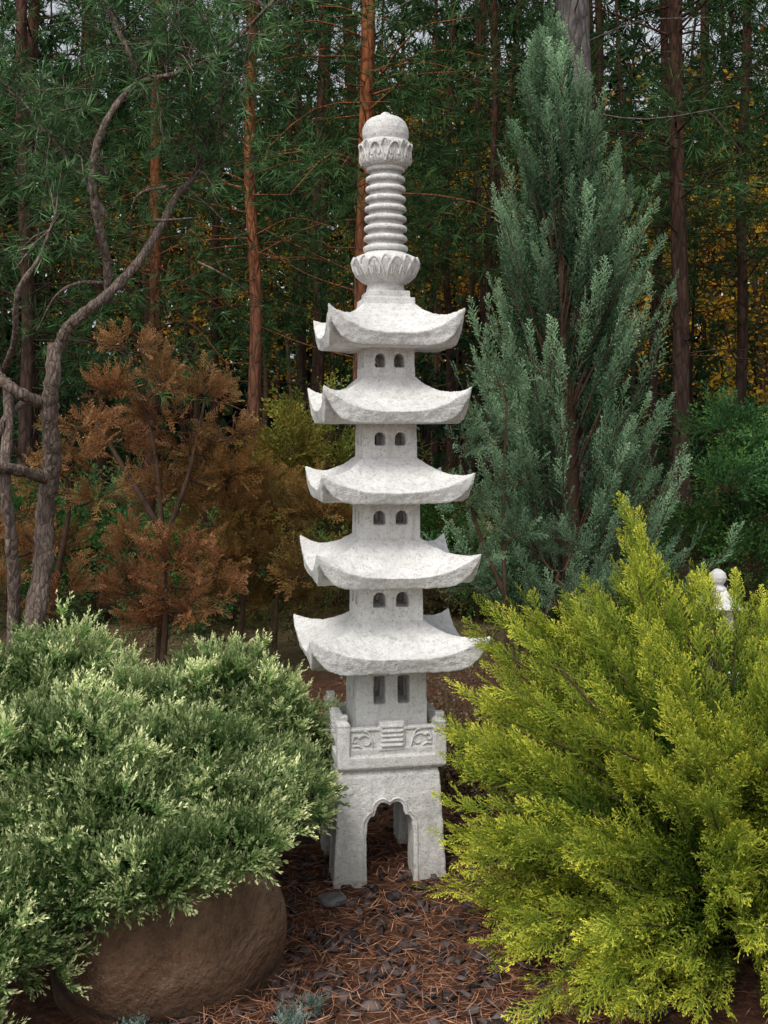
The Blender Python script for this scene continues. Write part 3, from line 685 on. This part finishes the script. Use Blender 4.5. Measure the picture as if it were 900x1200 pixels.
near=[(-3.74,11,.085,2.0,BARK,.1,1.3),(-2.45,11,.070,2.3,BARK_BRIGHT,0,1.3),(-1.22,9.5,.066,2.9,BARK_BRIGHT,.05,1.2),(-.25,9,.078,3.4,BARK_BRIGHT,.05,1.1),(1.36,8,.17,4.6,BARK_GREY,0,.8),
 (2.33,11,.055,3.6,BARK,0,1.),(3.09,12,.065,3.4,BARK,.1,1.),(2.52,9,.080,3.3,BARK,.05,1.),(3.56,11,.065,2.8,BARK,-.1,1.2),(1.15,12,.05,3.4,BARK,0,1.1),(.73,13,.055,3.4,BARK,0,1.1),
 (-.55,12,.06,2.8,BARK,0,1.2),(-3.1,9,.065,2.0,BARK,-.1,1.4),(-1.1,13.5,.05,2.6,BARK,0,1.2),(4.3,9.5,.09,2.4,BARK,0,1.1),(-4.8,9.5,.10,2.0,BARK,.1,1.3),(-5.8,12,.11,2.2,BARK,0,.8),(5.6,11,.11,2.6,BARK,0,.8),(-1.9,12.5,.055,2.2,BARK,0,1.3)]
for (x,y,r,cr,mt,ln,pw) in near:
    par=empty('pine_tree',(0,0,0)); gw,gn=Geo(),Geo()
    pine(gw,gn,x,y,r,10.5+rng.uniform(-1,1),cr,54,1.8,25,PIN,.145,True,ln,pw*1.15)
    gw.build('trunk_and_limbs',mt,par,True); gn.build('needles',M_PINE,par)
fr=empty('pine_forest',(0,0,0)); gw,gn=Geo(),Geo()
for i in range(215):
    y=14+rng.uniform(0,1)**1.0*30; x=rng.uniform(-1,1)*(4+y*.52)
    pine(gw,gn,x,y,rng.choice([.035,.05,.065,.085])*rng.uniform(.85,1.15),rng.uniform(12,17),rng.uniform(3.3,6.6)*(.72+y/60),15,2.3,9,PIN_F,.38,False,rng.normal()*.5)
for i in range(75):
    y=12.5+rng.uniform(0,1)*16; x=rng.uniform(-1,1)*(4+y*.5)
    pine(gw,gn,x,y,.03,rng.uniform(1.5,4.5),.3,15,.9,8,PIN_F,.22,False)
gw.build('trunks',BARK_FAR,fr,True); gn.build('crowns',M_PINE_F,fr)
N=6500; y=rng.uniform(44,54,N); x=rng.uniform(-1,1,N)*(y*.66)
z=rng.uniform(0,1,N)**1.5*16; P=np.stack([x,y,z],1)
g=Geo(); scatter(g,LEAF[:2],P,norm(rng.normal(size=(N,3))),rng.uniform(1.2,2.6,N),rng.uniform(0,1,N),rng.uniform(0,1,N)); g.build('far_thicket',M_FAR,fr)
au=empty('autumn_trees',(0,0,0)); g=Geo(); w=Geo()
for (px,py,d,sx,sz,n) in ((500,235,22,1.4,1.2,220),(560,290,23,1.3,1.2,190),(450,300,24,1.6,1.2,150),(380,340,22,1.6,1.,130),(300,330,21,1.9,.9,130),(220,300,22,1.6,1.,110),(840,270,18,1.1,1.2,230),(880,350,17,1.,1.1,220),(780,340,18,.9,1.,110),(860,200,20,1.1,1.,90),(330,400,20,1.6,.7,90),(520,350,24,1.6,.8,100),(900,430,16,.9,.7,80),(600,180,26,1.3,1.1,110),(480,130,26,1.3,.8,90),(160,250,20,1.,.8,60)):
    c=np.array(W(px,py,d)); n=int(n*1.7); P=c+rng.normal(size=(n,3))*[sx,1.2,sz]; P[:,2]=np.maximum(P[:,2],.2)
    scatter(g,LEAF,P,norm(rng.normal(size=(n,3))),rng.uniform(.14,.32,n),rng.uniform(0,1,n),rng.uniform(.1,1,n))
    v,f=tube(catmull([[c[0],c[1],0],[c[0]+.2,c[1],c[2]*.5],[c[0],c[1],c[2]+1]],4),np.linspace(.08,.02,9),6); w.add(v,f)
g.build('leaves',M_AUT,au,False,.35); w.build('trunks',WOOD,au)

# ------------------------------------------------------------------ light, sky, camera
el,az=math.radians(55),math.radians(210)
wd=bpy.data.worlds.new('World'); sc.world=wd; wd.use_nodes=True; nt=wd.node_tree; nt.nodes.clear()
sk=nt.nodes.new('ShaderNodeTexSky'); sk.sky_type='NISHITA'; sk.sun_disc=False; sk.sun_elevation=el; sk.sun_rotation=az; sk.dust_density=3
hs=nt.nodes.new('ShaderNodeHueSaturation'); hs.inputs['Saturation'].default_value=.22; hs.inputs['Value'].default_value=1.3
bg=nt.nodes.new('ShaderNodeBackground'); bg.inputs[1].default_value=.15; ow=nt.nodes.new('ShaderNodeOutputWorld')
nt.links.new(sk.outputs[0],hs.inputs['Color']); nt.links.new(hs.outputs[0],bg.inputs[0]); nt.links.new(bg.outputs[0],ow.inputs[0])
s=bpy.data.lights.new('sun','SUN'); s.energy=1.35; s.angle=math.radians(20); s.color=(1,.95,.87)
so=link(bpy.data.objects.new('sun',s)); dv=Vector((math.sin(az)*math.cos(el),math.cos(az)*math.cos(el),math.sin(el))); so.rotation_euler=dv.to_track_quat('Z','Y').to_euler(); so.location=dv*20
cam=bpy.data.cameras.new('camera'); co=link(bpy.data.objects.new('camera',cam)); co.location=(0,0,1.46); co.rotation_euler=(math.radians(90),0,0)
cam.lens=37.5; cam.sensor_width=36; cam.sensor_fit='AUTO'; cam.shift_y=-100/1200; cam.clip_start=.05; cam.clip_end=1000
sc.camera=co
sc.view_settings.view_transform='Standard'; sc.view_settings.look='None'; sc.view_settings.exposure=0; sc.view_settings.gamma=1
